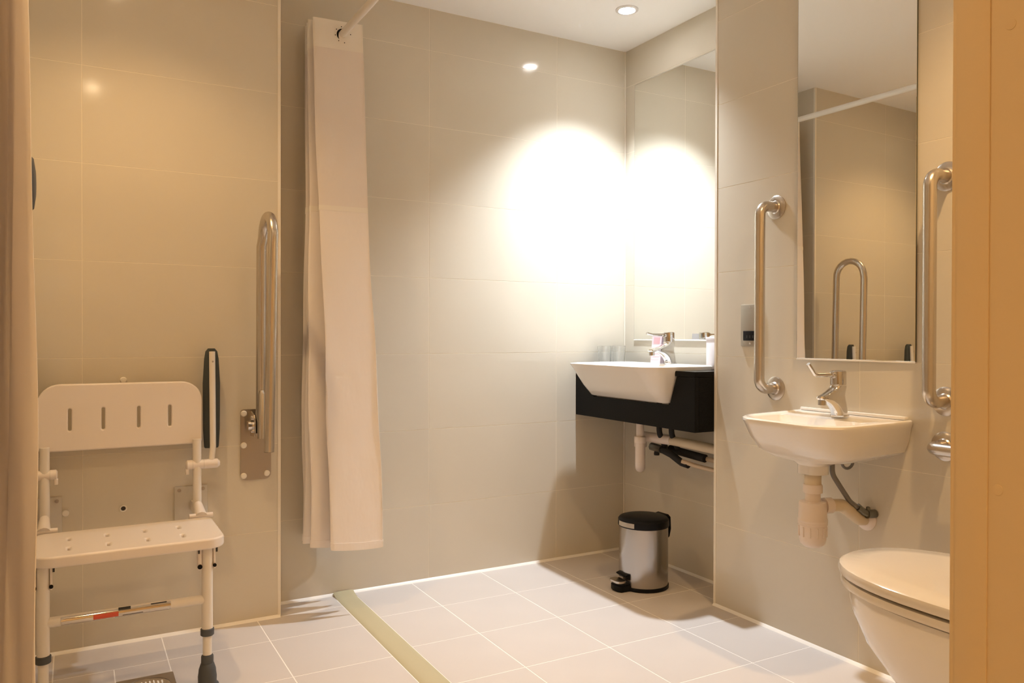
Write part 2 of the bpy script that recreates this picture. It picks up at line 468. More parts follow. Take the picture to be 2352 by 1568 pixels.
vb = thing('vanity_basin', 'white ceramic semi-recessed basin projecting from black counter', 'basin', (2.0, 2.57, .742))
RF = (.085, .02, .02, .085)
def vring(x0, y0, y1, z, r=RF, x1=2.205, bow=.0):
    pts = rrect(x0, x1, y0, y1, r, z, 8)
    ym = (y0 + y1)/2; hw = (y1 - y0)/2
    for p in pts:
        if p.x < x1 - .05: p.x -= bow * (1 - ((p.y - ym)/hw)**2)
    return pts
rings = [vring(1.968, 2.330, 2.812, .742, (.03, .02, .02, .03), 2.10, .004),
         vring(1.955, 2.324, 2.818, .747, (.035, .02, .02, .035), 2.11, .005),
         vring(1.915, 2.309, 2.833, .79, (.055, .02, .02, .055), 2.12, .007),
         vring(1.866, 2.288, 2.854, .862, (.075, .02, .02, .075), 2.205, .009),
         vring(1.852, 2.281, 2.861, .8785, RF, 2.205, .010),
         vring(1.851, 2.281, 2.861, .882, RF, 2.205, .010),
         vring(1.854, 2.284, 2.858, .8845, RF, 2.203, .010),
         vring(1.866, 2.296, 2.846, .8845, (.078, .02, .02, .078), 2.125, .010),
         vring(1.870, 2.300, 2.842, .880, (.076, .03, .03, .076), 2.120, .010),
         vring(1.905, 2.325, 2.817, .81, (.07, .05, .05, .07), 2.09, .008),
         vring(1.965, 2.38, 2.76, .775, (.06, .06, .06, .06), 2.06, .0)]
part('bowl', loft(rings), CERAM, vb)
part('waste_ring', lathe([(.024, 0), (.022, .003), (.012, .002)], (2.02, 2.57, .775), 'z', 24), CHROME, vb)

def mixer(name, label, x, y, z, h, reach, lever, rise, s=1.0):
    """single lever basin mixer whose spout points to -x"""
    t = thing(name, label, 'tap', (x, y, z))
    k_ = h / .143
    secs = [(0, -.026, .022, .021), (.012, -.029, .0215, .020), (.026, -.038, .0205, .0195), (.038, -.054, .0195, .019), (.047, -.078, .0185, .0185), (.052, -reach + .004, .018, .018),
            (.057, -reach, .0175, .0175), (.0615, -reach + .003, .017, .017), (.066, -reach + .02, .0165, .0175), (.075, -.055, .016, .019), (.086, -.034, .0155, .0205), (.092, -.031, .015, .021)]
    rings = []
    for dz, xa, xb, hw in secs:
        xm, hx = x + (xa + xb)/2, (xb - xa)/2
        ring = []
        for q in range(28):
            an = 2*PI*q/28; c_, s_ = math.cos(an), math.sin(an)
            ring.append(Vector((xm + hx*math.copysign(abs(c_)**.8, c_), y + hw*s*math.copysign(abs(s_)**.8, s_), z + dz*k_)))
        rings.append(ring)
    b = loft(rings)
    body = part('body', b, CHROME, t, 30)
    part('aerator', lathe([(.0115, 0), (.0115, .014), (.009, .015)], (x - reach + .020, y, z + .036*k_), 'z', 20), CHROME, t)
    part('base_ring', lathe([(.027, -.0005), (.027, .003), (.024, .004)], (x - .001, y, z + .0004), 'z', 26), CHROME, t)
    zt = z + .0935*k_
    part('handle_head', lathe([(.0225, 0), (.0232, .004), (.0225, h*.28), (.019, h*.30), (.004, h*.305)], (x - .008, y, zt), 'z', 26), CHROME, t)
    zl = zt + h*.24
    pts = fillet([(x - .020, y, zl - .006), (x - .04, y, zl - .004), (x - lever*.78, y, zl - .004), (x - lever, y, zl + rise)], .02)
    rs = [.0100 - .0042*min(1, i/6) for i in range(len(pts))]
    part('lever', tube(pts, rs, 12), CHROME, t)
    return t
mixer('basin_tap', 'chrome lever tap on the vanity basin behind a pink leaflet', 2.165, 2.525, .8850, .138, .118, .125, .002)

# pink leaflet standing before the tap
lf = thing('leaflet', 'small pink and white folded leaflet standing on the vanity basin', 'leaflet', (2.143, 2.581, .8848))
def card(name, y0, y1, z0, z1, x, m, lean=0.0, th=.0008):
    b = box(x, x + th, y0, y1, z0, z1)
    for v in b.verts: v.co.x += lean * (v.co.z - .8848)
    return part(name, b, m, lf)
card('front_panel', 2.550, 2.612, .8850, 1.000, 2.130, PINKL, .10)
card('back_panel', 2.550, 2.612, .8850, 1.010, 2.158, CARDW, -.10)
card('picture', 2.562, 2.600, .968, .994, 2.1289, PINK, .10)
for k in range(4): card('text_line', 2.558, 2.604, .902 + .013*k, .906 + .013*k, 2.1292, PINK if k == 3 else CARDW, .10)
card('white_band', 2.551, 2.611, .950, .964, 2.1291, CARDW, .10)

# two tumblers and an upright white box on the counter
for i, (gx, gy, lab) in enumerate([(2.105, 2.905, 'clear glass tumbler on counter nearer the basin front, left of two'), (2.185, 2.905, 'clear glass tumbler on counter nearer the niche mirror, right of two')]):
    g = lathe([(.024, .0005), (.026, .002), (.031, .085), (.0305, .0855), (.0295, .085), (.0245, .008), (.004, .007)], (gx, gy, CZ), 'z', 28)
    tag(finish('tumbler', g, GLASS), lab, 'glass', 'tumblers on the vanity')
tb = thing('tissue_box', 'white upright box at the pillar end of the vanity counter', 'box', (2.20, 2.275, CZ))
part('carton', box(2.165, 2.235, 2.235, 2.315, CZ + .0005, CZ + .125, .003), CARDW, tb)
part('lid', box(2.163, 2.237, 2.233, 2.317, CZ + .118, CZ + .128, .002), CARDW, tb)

# waste and supply pipes under the vanity
vw = thing('vanity_trap', 'white plastic waste trap hanging below the black vanity counter', 'trap', (2.07, 2.60, .44))
dx, dy = 2.07, 2.603
part('tailpiece', tube([(dx, dy, .74), (dx, dy, .575)], .0165), WASTE, vw)
part('nut', lathe([(.0235, 0), (.0255, .003), (.0255, .024), (.0235, .027)], (dx, dy, .553), 'z', 12), WASTE, vw)
part('bend', tube(fillet([(dx, dy, .565), (dx, dy, .445), (dx + .040, dy + .048, .445), (dx + .040, dy + .048, .54)], .031, 9), .0205, 18), WASTE, vw)
part('outlet_nut', lathe([(.026, 0), (.027, .003), (.027, .024), (.026, .027)], (dx + .040, dy + .048, .528), 'z', 12), WASTE, vw)
part('outlet_elbow', tube(fillet([(dx + .040, dy + .048, .552), (dx + .040, dy + .048, .574), (2.150, 2.50, .571)], .03), .021, 16), WASTE, vw)
tag(finish('waste_pipe', tube([(2.150, 2.505, .570), (2.185, YP + .004, .556)], .0195, 16), WASTE2), 'ivory plastic waste pipe running along niche under the vanity', 'pipe')
cp = tag(finish('supply_pipe', tube(fillet([(2.145, 2.43, .495), (2.175, 2.38, .480), (2.20, YP + .004, .467)], .04), .009, 12), COPPER), 'thin tan water pipe, lowest under the vanity', 'pipe')
cp2 = tag(finish('supply_pipe', tube([(2.21, 2.60, .520), (2.222, YP + .004, .498)], .010, 12), COPPER), 'thin tan water pipe under the vanity behind black foam sleeve', 'pipe')
fs = thing('pipe_sleeve', 'black foam sleeve and valve on water pipes under the vanity', 'pipe sleeve', (2.15, 2.50, .5))
part('sleeve', tube([(2.195, 2.56, .524), (2.205, 2.36, .510)], .0165, 14), BLACKI, fs)
part('bent_sleeve', tube(fillet([(2.150, 2.56, .525), (2.150, 2.50, .512), (2.158, 2.445, .485), (2.163, 2.41, .480)], .03), .0145, 14), BLACKI, fs)
part('valve_body', tube([(2.14, 2.615, .532), (2.146, 2.555, .526)], .017, 8), BRASSD, fs)
part('valve_cap', lathe([(.011, 0), (.012, .008), (.009, .02)], (2.144, 2.585, .498), 'z', 10), BLACKI, fs)
for q, (hx, hy) in enumerate(((2.115, 2.535), (2.135, 2.482))):
    part('flexible_tail', tube(fillet([(hx, hy, .74), (hx, hy, .60), (hx + .05, hy + .02, .535)], .05), .0115, 12), BLACKI, fs)

# ------------------------------------------------------------------ pedal bin
bx, by = 1.992, 2.482
pb = thing('pedal_bin', 'round stainless steel pedal bin with black lid under the vanity', 'bin', (bx, by, 0))
R0 = .0975
part('base_ring', lathe([(R0*.96, 0), (R0 + .003, .003), (R0 + .003, .014), (R0, .016)], (bx, by, 0), 'z', 56), BLACKP, pb)
part('drum', lathe([(R0, .015), (R0, .243)], (bx, by, 0), 'z', 64, True, True), BINST, pb)
part('lid', lathe([(R0 + .0025, .2435), (R0 + .004, .247), (R0 + .003, .270), (R0 - .003, .277), (R0 - .012, .280), (.05, .2845), (.004, .2855)], (bx, by, 0), 'z', 56), BLACKP, pb)
b = bmesh.new()
rings = []
for k in range(9):
    a = PI + .42 - .84 + (.84 * k / 8) + .12
    ring = []
    for r_, z_ in ((R0 + .0035, .249), (R0 + .0055, .249), (R0 + .0048, .267), (R0 + .0028, .267)):
        ring.append(Vector((bx + r_*math.cos(a), by + r_*math.sin(a), z_)))
    rings.append(ring)
part('lid_badge', add_loft(b, rings), STEEL, pb)
part('pedal_housing', prism([(bx - .075, by - .038), (bx - .135, by - .034), (bx - .145, by - .015), (bx - .145, by + .015), (bx - .135, by + .034), (bx - .075, by + .038)], 'z', .0005, .028, .004), BLACKP, pb)
b = prism([(bx - .080, .030), (bx - .095, .046), (bx - .115, .062), (bx - .090, .068), (bx - .080, .066)], 'y', by - .034, by + .034, .003)
part('pedal_arch', b, BLACKP, pb)
b = bmesh.new()
add_loft(b, [rrect(bx - .150, bx - .105, by - .034, by + .034, .018, z) for z in (.036, .044)])
part('pedal', b, STEEL, pb)
b = bmesh.new()
rings = []
for z_, o_ in ((.278, -.012), (.279, .004), (.268, .014), (.22, .016), (.19, .010), (.182, .001)):
    rings.append([Vector((bx + (R0 + o_ + d)*math.cos(a), by + (R0 + o_ + d)*math.sin(a), z_ + (.002 if d else 0))) for d, a in ((0, -.30), (.0045, -.30), (.0045, .30), (0, .30))])
part('rear_handle', add_loft(b, rings), BLACKP, pb)

# ------------------------------------------------------------------ grab bars on the right wall
def flange(name, parent, x, y, z, r=.040):
    part(name, lathe([(r, 0), (r, -.003), (r - .006, -.007), (.022, -.0085), (.019, -.012), (.004, -.0122)], (x - .0003, y, z), 'x', 36), STEEL, parent)
def grab_bar(label, y, z0, z1, off=.078):
    t = thing('grab_bar', label, 'grab bar', (XR, y, z0), 'vertical grab bars')
    x = XR - off
    part('bar', tube(fillet([(XR - .008, y, z0), (x, y, z0), (x, y, z1), (XR - .008, y, z1)], .055, 10), .0172, 20), STEEL, t)
    flange('flange', t, XR, y, z0); flange('flange', t, XR, y, z1)
    return t
grab_bar('vertical steel grab bar between socket plate and tall mirror', 1.887, .823, 1.436)
grab_bar('vertical steel grab bar beside the door frame, right of tall mirror', 1.291, .823, 1.436)
t = thing('grab_bar', 'horizontal steel grab bar beside toilet, mostly hidden by door frame', 'grab bar', (XR, 1.29, .70))
part('bar', tube(fillet([(XR - .008, 1.292, .70), (XR - .075, 1.292, .70), (XR - .075, .72, .70), (XR - .008, .72, .70)], .05, 10), .0172, 20), STEEL, t)
flange('flange', t, XR, 1.292, .70); flange('flange', t, XR, .72, .70)

# shaver socket plate
sk = thing('shaver_socket', 'satin metal socket plate with black insert behind the grab bar', 'socket', (XR, 1.998, 1.04))
part('plate', box(XR - .006, XR, 1.953, 2.043, .964, 1.111, .002), SOCKM, sk)
ins = part('insert', box(XR - .0075, XR - .005, 1.968, 2.030, .984, 1.018, .001), BLACKP, sk)
for yy in (2.012, 1.998, 1.984): part('pin_slot', box(XR - .0079, XR - .0074, yy - .003, yy + .003, .993, 1.003), DARKP, ins)
for zz in (1.100, .974): part('screw', lathe([(.004, 0), (.004, -.0012), (.001, -.0015)], (XR - .006, 1.998, zz), 'x', 14), CHROME, sk)

# ------------------------------------------------------------------ small hand basin
hb = thing('hand_basin', 'small white ceramic wall-hung hand basin on the right wall', 'basin', (XR, 1.58, .60))
def hring(x0, y0, y1, z, rf, x1=XR - .0005, rb=.004):
    out = rrect(x0, x1, y0, y1, (rf, rb, rb, rf), z - .003, 10)
    for p in out:
        u = (XR - p.x)/.37
        if p.y > 1.578: p.y -= .055*u*min(1, (p.y - 1.578)/.15)
        else: p.y += .016*(1 - u)*min(1, (1.578 - p.y)/.15)
    return out
HC = 1.578
rings = [hring(1.83, 1.51, 1.60, .607, .035, 1.905, .034),
         hring(1.83, 1.51, 1.60, .632, .035, 1.905, .034),
         hring(1.818, 1.492, 1.625, .643, .05, 1.95, .03),
         hring(1.795, 1.428, 1.715, .652, .07, XR - .02, .01),
         hring(1.765, 1.394, 1.760, .672, .085),
         hring(1.737, 1.380, 1.776, .708, .095),
         hring(1.716, 1.374, 1.782, .745, .100),
         hring(1.711, 1.370, 1.786, .756, .100),
         hring(1.712, 1.371, 1.785, .762, .100),
         hring(1.718, 1.377, 1.779, .7655, .098),
         hring(1.728, 1.387, 1.769, .7645, .092, XR - .010),
         hring(1.736, 1.395, 1.761, .757, .088, 1.952, .03),
         hring(1.752, 1.412, 1.744, .725, .080, 1.945, .04),
         hring(1.80, 1.46, 1.69, .690, .060, 1.915, .05)]
part('bowl', loft(rings), CERAM, hb)
part('upstand', box(XR - .020, XR - .0005, 1.400, 1.768, .7615, .7715, .003), CERAM, hb)
part('waste_plug', lathe([(.020, 0), (.018, .003), (.003, .003)], (1.86, 1.555, .690), 'z', 22), CHROME, hb)
part('gasket', lathe([(.035, 0), (.036, .002), (.035, .004)], (1.867, 1.555, .603), 'z', 28), BLACKI, hb)
mixer('basin_tap', 'chrome lever tap with long handle on the small hand basin', 1.998, 1.567, .7620, .143, .098, .138, .030)

ht = thing('bottle_trap', 'white plastic bottle trap hanging below the small hand basin', 'trap', (1.867, 1.555, .39))
tx, ty = 1.867, 1.555
part('collar', tube([(tx, ty, .603), (tx, ty, .572)], .0235, 20), WASTE2, ht)
part('nut', lathe([(.0265, 0), (.0275, .003), (.0275, .022), (.0255, .025)], (tx, ty, .548), 'z', 12), WASTE, ht)
part('neck', tube([(tx, ty, .552), (tx, ty, .52)], .0215, 20), WASTE, ht)
part('bottle_top', lathe([(.030, .122), (.037, .120), (.0385, .112), (.0395, .074), (.0415, .070), (.0415, .064), (.039, .060)], (tx, ty, .402), 'z', 32), WASTE, ht)
bt = part('bottle_cup', lathe([(.010, -.012), (.024, -.009), (.034, .000), (.0375, .014), (.0385, .054), (.041, .056), (.041, .063), (.034, .064)], (tx, ty, .402), 'z', 32), WASTE, ht)
for k in range(12):
    a = 2*PI*k/12
    part('grip_rib', tube([(tx + .0385*math.cos(a), ty + .0385*math.sin(a), .424), (tx + .039*math.cos(a), ty + .039*math.sin(a), .452)], .0022, 6), WASTE, bt)
part('side_nut', tube([(tx + .035, ty - .010, .508), (tx + .058, ty - .016, .508)], .0235, 14), WASTE, ht)
part('outlet_pipe', tube(fillet([(tx + .055, ty - .015, .508), (tx + .100, ty - .020, .505), (XR - .035, ty - .02, .455), (XR - .001, ty - .02, .452)], .03), .0185, 16), WASTE2, ht)
part('wall_collar', lathe([(.034, 0), (.034, -.004), (.022, -.012), (.020, -.013)], (XR - .0003, ty - .020, .452), 'x', 28), WASTE, ht)
hs = thing('supply_hose', 'grey braided supply hose and valve below the small hand basin', 'hose', (1.97, 1.53, .5))
part('hose', tube(fillet([(1.925, 1.535, .655), (1.925, 1.535, .60), (1.945, 1.525, .565), (1.99, 1.525, .515), (2.035, 1.522, .486)], .05), .0075, 12), HOSE, hs)
part('hose_nut', tube([(2.020, 1.523, .496), (2.040, 1.521, .482)], .0125, 6), BRASSD, hs)
part('valve', tube([(2.036, 1.521, .484), (XR - .022, 1.512, .474)], .011, 10), BRASSD, hs)
part('valve_elbow', tube([(XR - .030, 1.512, .474), (XR - .001, 1.507, .473)], .013, 12), BRASSD, hs)
part('valve_screw', lathe([(.006, 0), (.006, .010), (.003, .012)], (XR - .025, 1.512, .484), 'z', 10), BRASSD, hs)
tag(finish('fixing_ring', tube([(2.005 + .026*math.cos(a), 1.545, .632 + .024*math.sin(a)) for a in [PI*.95 + PI*1.1*k/16 for k in range(17)]], .0042, 8), HOSE), 'grey looped hose under the right side of the small hand basin', 'hose')

# ------------------------------------------------------------------ toilet
TX, TYB, TZ = 1.604, YF + .002, .023
tl = thing('toilet', 'white toilet with closed lid, right half hidden by door frame', 'toilet', (TX, .85, 0))
def dring(hw, tip, z, back=TYB, n=22, sq=2.25, a=.30):
    """plan outline: straight sides from the back, rounded front"""
    if z > .05: z += TZ
    tip -= .012
    out = [Vector((TX + hw, back, z))]
    yc = tip - a
    for k in range(n + 1):
        th_ = PI * k / n
        c_, s_ = math.cos(th_), math.sin(th_)
        out.append(Vector((TX + hw * math.copysign(abs(c_)**(2/sq), c_), yc + a * abs(s_)**(2/sq), z)))
    out.append(Vector((TX - hw, back, z)))
    return out
part('pan', loft([dring(.105, .93, .0), dring(.105, .935, .03), dring(.11, .965, .10), dring(.125, 1.04, .18), dring(.148, 1.105, .245), dring(.166, 1.165, .31), dring(.176, 1.197, .37), dring(.179, 1.205, .405), dring(.176, 1.202, .421), dring(.16, 1.18, .4215)]), CERAM, tl)
part('seat', loft([dring(.182, 1.212, .4255, .74), dring(.190, 1.221, .429, .735), dring(.191, 1.222, .438, .735), dring(.188, 1.219, .4445, .737), dring(.18, 1.21, .445, .74)]), SEATP, tl)
part('lid', loft([dring(.184, 1.215, .4500, .735), dring(.193, 1.225, .4535, .73), dring(.195, 1.227, .463, .73), dring(.192, 1.224, .4725, .732), dring(.184, 1.216, .4775, .735), dring(.14, 1.17, .4800, .76), dring(.05, 1.05, .4812, .85)]), SEATP, tl)
for s in (-1, 1): part('hinge', tube([(TX + s*.075 - .02, .722, .445 + TZ), (TX + s*.075 + .02, .722, .445 + TZ)], .013, 14), CHROME, tl)

# ------------------------------------------------------------------ shower curtain on its rail
rail = thing('curtain_rail', 'white curtain rail crossing just below the ceiling', 'curtain rail', (.865, 2.9, 2.10))
RXX, RZ = .865, 2.105
YR2 = 1.35
part('rod', tube(fillet([(RXX, YB - .002, RZ), (RXX, YR2, RZ), (XLW + .002, YR2, RZ)], .15, 12), .0135, 18), WTUBE, rail)
part('wall_socket', lathe([(.027, 0), (.027, -.006), (.018, -.016), (.015, -.018)], (RXX, YB - .0005, RZ), 'y', 26), WTUBE, rail)
part('wall_socket', lathe([(.027, 0), (.027, .006), (.018, .016), (.015, .018)], (XLW + .0005, YR2, RZ), 'x', 26), WTUBE, rail)

TOPP = [(.885, 2.945), (.755, 2.932), (.935, 2.917), (.752, 2.900), (.938, 2.885), (.748, 2.868), (.938, 2.853), (.758, 2.836), (.938, 2.820)]
BOTP = [(.87, 2.935), (.740, 2.915), (.93, 2.888), (.735, 2.860), (.95, 2.825), (.738, 2.795), (.955, 2.765), (.800, 2.730), (.985, 2.715)]
def cat(pts, n=14, swap=False):
    out = []
    P = [Vector((*p, 0)) for p in pts]
    P = [2*P[0] - P[1]] + P + [2*P[-1] - P[-2]]
    for i in range(1, len(P) - 2):
        for k in range(n):
            # ease so that the folds are rounded at the turns and straight between
            t = k / n; e = t - .10*math.sin(2*PI*t)
            a, b_ = P[i], P[i+1]
            q = a.lerp(b_, .5 - .5*math.cos(PI*t) if True else e)
            if swap: q.x, q.y = a.x + (b_.x - a.x)*t, a.y + (b_.y - a.y)*(.5 - .5*math.cos(PI*t))
            else: q.y = a.y + (b_.y - a.y)*t
            out.append(q)
    out.append(P[-2]); return out
def curtain_rows(top, bot, z1, z0, nz, zt=2.135, zb=.24, hem=0.0, swap=False):
    A, B = cat(top, swap=swap), cat(bot, swap=swap); rows = []
    for r in range(nz + 1):
        z = z1 + (z0 - z1) * r / nz
        f = max(0, (zt - z) / (zt - zb)); g = f**1.15
        row = []
        for i, (a, b_) in enumerate(zip(A, B)):
            q = a.lerp(b_, g)
            q.x += .0035*math.sin(9*f + i*.35) * min(1, f*3) + .003*math.sin(23*f + i*.9)*f
            q.y += .004*math.sin(7*f + i*.21) * min(1, f*3)
            q.z = z - (hem * math.sin(i*.25) * f if hem else 0)
            row.append(q)
        rows.append(row)
    return rows
def sheet(name, rows, m, parent, th=.0012):
    bm = bmesh.new(); add_loft(bm, rows, False, False, closed=False)
    o = part(name, bm, m, parent, 80)
    md = o.modifiers.new('thickness', 'SOLIDIFY'); md.thickness = th; md.offset = 0
    return o
sc = thing('shower_curtain', 'white shower curtain gathered on rail against back wall', 'curtain', (.85, 2.85, .24))
sheet('header_band', curtain_rows(TOPP, BOTP, 2.150, 2.045, 4), CURTH, sc, .002)
sheet('sheer_panel', curtain_rows(TOPP, BOTP, 2.045, 1.460, 16), CURTS, sc)
sheet('cloth', curtain_rows(TOPP, BOTP, 1.460, .235, 34, hem=.006), CURT, sc)
# top and bottom hems of the cloth
sheet('seam', curtain_rows(TOPP, BOTP, 1.468, 1.450, 1), CURTH, sc, .0035)
sheet('bottom_hem', curtain_rows(TOPP, BOTP, .262, .236, 2, hem=.006), CURT, sc, .0035)
# eyelets where the rail goes through
for i in range(8):
    y = (TOPP[i][1] + TOPP[i+1][1]) / 2
    b = bmesh.new()
    rings = [[Vector((RXX + r_*math.cos(2*PI*k/26), y + dy_, RZ - .004 + r_*math.sin(2*PI*k/26))) for k in range(26)] for r_, dy_ in ((.0155, -.0022), (.0225, -.0030), (.0235, 0), (.0225, .0030), (.0155, .0022))]
    rings.append(rings[0]); 
    add_loft(b, rings, False, False)
    bmesh.ops.remove_doubles(b, verts=b.verts, dist=1e-6)
    part('eyelet', b, BLACKP, sc)
    if i == 7:
        for k in range(8):
            a = 2*PI*k/8 + .2
            part('eyelet_hole', lathe([(.0020, 0), (.0020, -.0005), (.0005, -.0006)], (RXX + .029*math.cos(a), y - .0045, RZ - .004 + .029*math.sin(a)), 'y', 8), DARKP, sc)

# near curtain at the left edge of the view
c2 = thing('shower_curtain', 'pinkish shower curtain hanging close by at the left edge', 'curtain', (-.1, 1.4, .1))
P2 = [(-.345, 1.43), (-.315, 1.27), (-.270, 1.44), (-.225, 1.265), (-.180, 1.43), (-.135, 1.27), (-.098, 1.435), (-.058, 1.275)]
B2 = [(-.348, 1.44), (-.310, 1.26), (-.265, 1.45), (-.220, 1.255), (-.170, 1.44), (-.125, 1.26), (-.080, 1.445), (-.040, 1.275)]
rows = curtain_rows(P2, B2, 2.15, .06, 42, 2.15, .06, swap=True)
sheet('cloth', rows, CURT, c2)
for i in range(7):
    x = (P2[i][0] + P2[i+1][0]) / 2
    part('eyelet', tube([(x, YR2 + .019*math.cos(2*PI*k/18), RZ - .004 + .019*math.sin(2*PI*k/18)) for k in range(19)], .003, 8), BLACKP, c2)

# shower handset on its riser, behind the near curtain
sh = thing('shower_handset', 'grey shower handset on riser rail peeking out behind left curtain', 'shower', (XLW, 2.15, 1.0))
part('riser', tube([(XLW + .06, 2.15, 1.0), (XLW + .06, 2.15, 2.0)], .010, 14), CHROME, sh)
for z in (1.04, 1.965): part('bracket', tube([(XLW + .001, 2.15, z), (XLW + .055, 2.15, z), (XLW + .072, 2.15, z)], [.016, .015, .012], 14), WHITEP, sh)
part('holder', tube([(XLW + .055, 2.15, 1.33), (XLW + .10, 2.15, 1.345)], .015, 12), CHROME, sh)
part('handle', tube([(XLW + .085, 2.15, 1.28), (XLW + .150, 2.15, 1.335), (XLW + .242, 2.15, 1.352)], [.010, .012, .014], 14), CHROME, sh)
part('head', lathe([(.012, -.040), (.022, -.030), (.050, -.014), (.062, -.004), (.064, 0), (.058, .006), (.030, .010), (.003, .011)], (-.086, 2.15, 1.352), 'x', 32), RUBBER, sh)

# ------------------------------------------------------------------ folding shower seat
st = thing('folding_shower_chair', 'white wall-mounted folding shower chair with slotted backrest and two legs', 'shower chair', (.14, 2.45, 0))
SX0, SX1 = -.098, .370
YK = 2.765                                   # backrest plane
# backrest
MB = Matrix.Translation((0, YK, 0)) @ Matrix.Rotation(PI/2, 4, 'X')
slots = [rr2(x - .0090, x + .0090, .700, .778, .0088, 5)[::-1] for x in (-.010, .081, .181, .272)]
wnorm(part('backrest', plate([rr2(SX0 + .005, SX1 - .005, .643 + .005, .849 - .005, (.008, .008, .058, .058))] + slots, .024, .0045, MB), WHITEP, st, 50))
# seat
MS = Matrix.Translation((0, 0, .413))
sl = []
for x in (-.012, .083, .180, .272):
    for y0, y1 in ((2.385, 2.435), (2.495, 2.545)):
        sl.append(rr2(x - .0095, x + .0095, y0, y1, .0090, 5)[::-1])
wnorm(part('seat', plate([rr2(SX0 + .008, SX1 + .002, 2.338, 2.615, (.045, .045, .02, .02))] + sl, .030, .0065, MS), WHITEP, st, 50))
# uprights behind the backrest and their collars
for s, x in ((1, .352), (-1, -.076)):
    part('upright', tube([(x, 2.735, .42), (x, 2.738, .66)], .0135, 16), WTUBE, st)
    part('hinge_collar', tube([(x, 2.715, .450), (x, 2.640, .424)], [.013, .019], 14), WHITEP, st)
    part('hinge_pin', tube([(x - .035, 2.645, .428), (x + .035, 2.645, .428)], .0085, 12), WHITEP, st)
    # wall plate
    wp = part('wall_plate', box(x - .060, x + .044, YL - .006, YL - .0004, .370, .493, .002), PLATEM, st)
    for qx in (-.045, .030): part('screw', lathe([(.006, 0), (.006, -.0015), (.002, -.002)], (x + qx, YL - .006, .481), 'y', 14), STEELD, wp)
    part('wall_arm', box(x - .010, x + .010, 2.70, YL - .005, .410, .447, .003), WHITEP, st)
    # armrest, folded up
    ax = x + s*.050; AZ = .577; AY = 2.738
    ar = part('armrest_pivot', tube([(x - s*.034, AY, AZ), (x - s*.030, AY, AZ), (x + s*.062, AY, AZ), (x + s*.070, AY, AZ)], [.010, .0155, .0155, .009], 16), WHITEP, st)
    for q in (-.014, .020): part('joint_line', lathe([(.0158, -.0006), (.0158, .0006)], (x + s*q, AY, AZ), 'x', 18), PLATEM, ar)
    part('pivot_clip', box(x - s*.030 - .005, x - s*.030 + .005, AY - .010, AY + .010, AZ - .030, AZ - .012, .002), WHITEP, ar)
    at = part('armrest_tube', tube(fillet([(ax - s*.006, AY, AZ), (ax, AY + .005, AZ + .055), (ax, 2.760, .945)], .03), .0098, 14), WTUBE, st)
    for z in (.685, .912): part('rivet', lathe([(.003, 0), (.003, -.0008), (.001, -.001)], (ax, 2.7395 + .02*(z - .6), z), 'y', 10), STEELD, at)
    b = bmesh.new(); rings = []
    for z, hw, yb in ((.624, .0215, .015), (.630, .0235, .019), (.685, .0265, .023), (.84, .0275, .023), (.920, .0230, .022), (.945, .0190, .019), (.955, .011, .013)):
        rings.append([Vector((ax + hw*c_, 2.776 + (yb if s_ > 0 else .013)*s_, z)) for c_, s_ in [(math.cos(a), math.sin(a)) for a in [2*PI*k/20 for k in range(20)]]])
    part('armrest_pad', add_loft(b, rings), PADM, st)
    # front leg
    lx, ly = (.332, 2.372) if s > 0 else (-.070, 2.372)
    lg = part('leg', tube([(lx, ly, .400), (lx, ly, .158)], .0152, 18), WTUBE, st)
    part('collar', lathe([(.0165, 0), (.0185, .002), (.0185, .018), (.0162, .020)], (lx, ly, .145), 'z', 22), RUBBER, lg)
    part('inner_leg', tube([(lx, ly, .155), (lx, ly, .09)], .0125, 16), WTUBE, lg)
    part('foot', lathe([(.031, 0), (.031, .004), (.025, .010), (.0255, .028), (.024, .038), (.0232, .048), (.0180, .064), (.0162, .0655), (.0168, .067), (.0168, .084), (.0155, .087), (.0125, .088)], (lx, ly, .0005), 'z', 26), RUBBER, lg)
    part('bracket', box(lx - .026, lx - .0155 if s > 0 else lx - .0155, ly - .010, ly + .02, .335, .400, .002), WHITEP, lg)
    part('bracket_outer', box(lx + .0152, lx + .021, ly - .010, ly + .02, .335, .400, .002), WHITEP, lg)
    for bx_, r_ in ((lx - .027, .0065), (lx + .0205, .005)):
        part('bolt', lathe([(r_, 0), (r_, -.004), (.002, -.005)], (bx_ + (.006 if bx_ < lx else -.002), ly - .010, .345), 'y', 14), BLACKP, lg)
        part('bolt_slot', box(bx_ + .001, bx_ + .006, ly - .0112, ly - .0095, .382, .396), DARKP, lg)
# cross bar with its printed sticker
CBZ = .248
cb = part('cross_bar', tube([(-.070, 2.374, CBZ), (.332, 2.374, CBZ)], .0135, 18), WTUBE, st)
def sticker(name, x0, x1, m, a0, a1, r=.0139):
    b = bmesh.new(); rings = []
    for x in (x0, x1):
        ring = [Vector((x, 2.374 + r*math.cos(a), CBZ + r*math.sin(a))) for a in [a0 + (a1 - a0)*k/8 for k in range(9)]]
        ring += [Vector((x, 2.374 + (r - .0003)*math.cos(a), CBZ + (r - .0003)*math.sin(a))) for a in [a1 + (a0 - a1)*k/8 for k in range(9)]]
        rings.append(ring)
    part(name, add_loft(b, rings), m, cb)
sticker('silver_label', -.03, .235, CHROME, PI*.70, PI*1.25)
sticker('red_print', .045, .105, REDP, PI*.86, PI*1.16, .0142)
sticker('dark_print', .105, .135, DARKP, PI*.60, PI*.82, .0142)
sticker('dark_print', .115, .165, DARKP, PI*1.12, PI*1.16, .0142)
sticker('dark_print', .185, .225, DARKP, PI*.66, PI*.74, .0142)

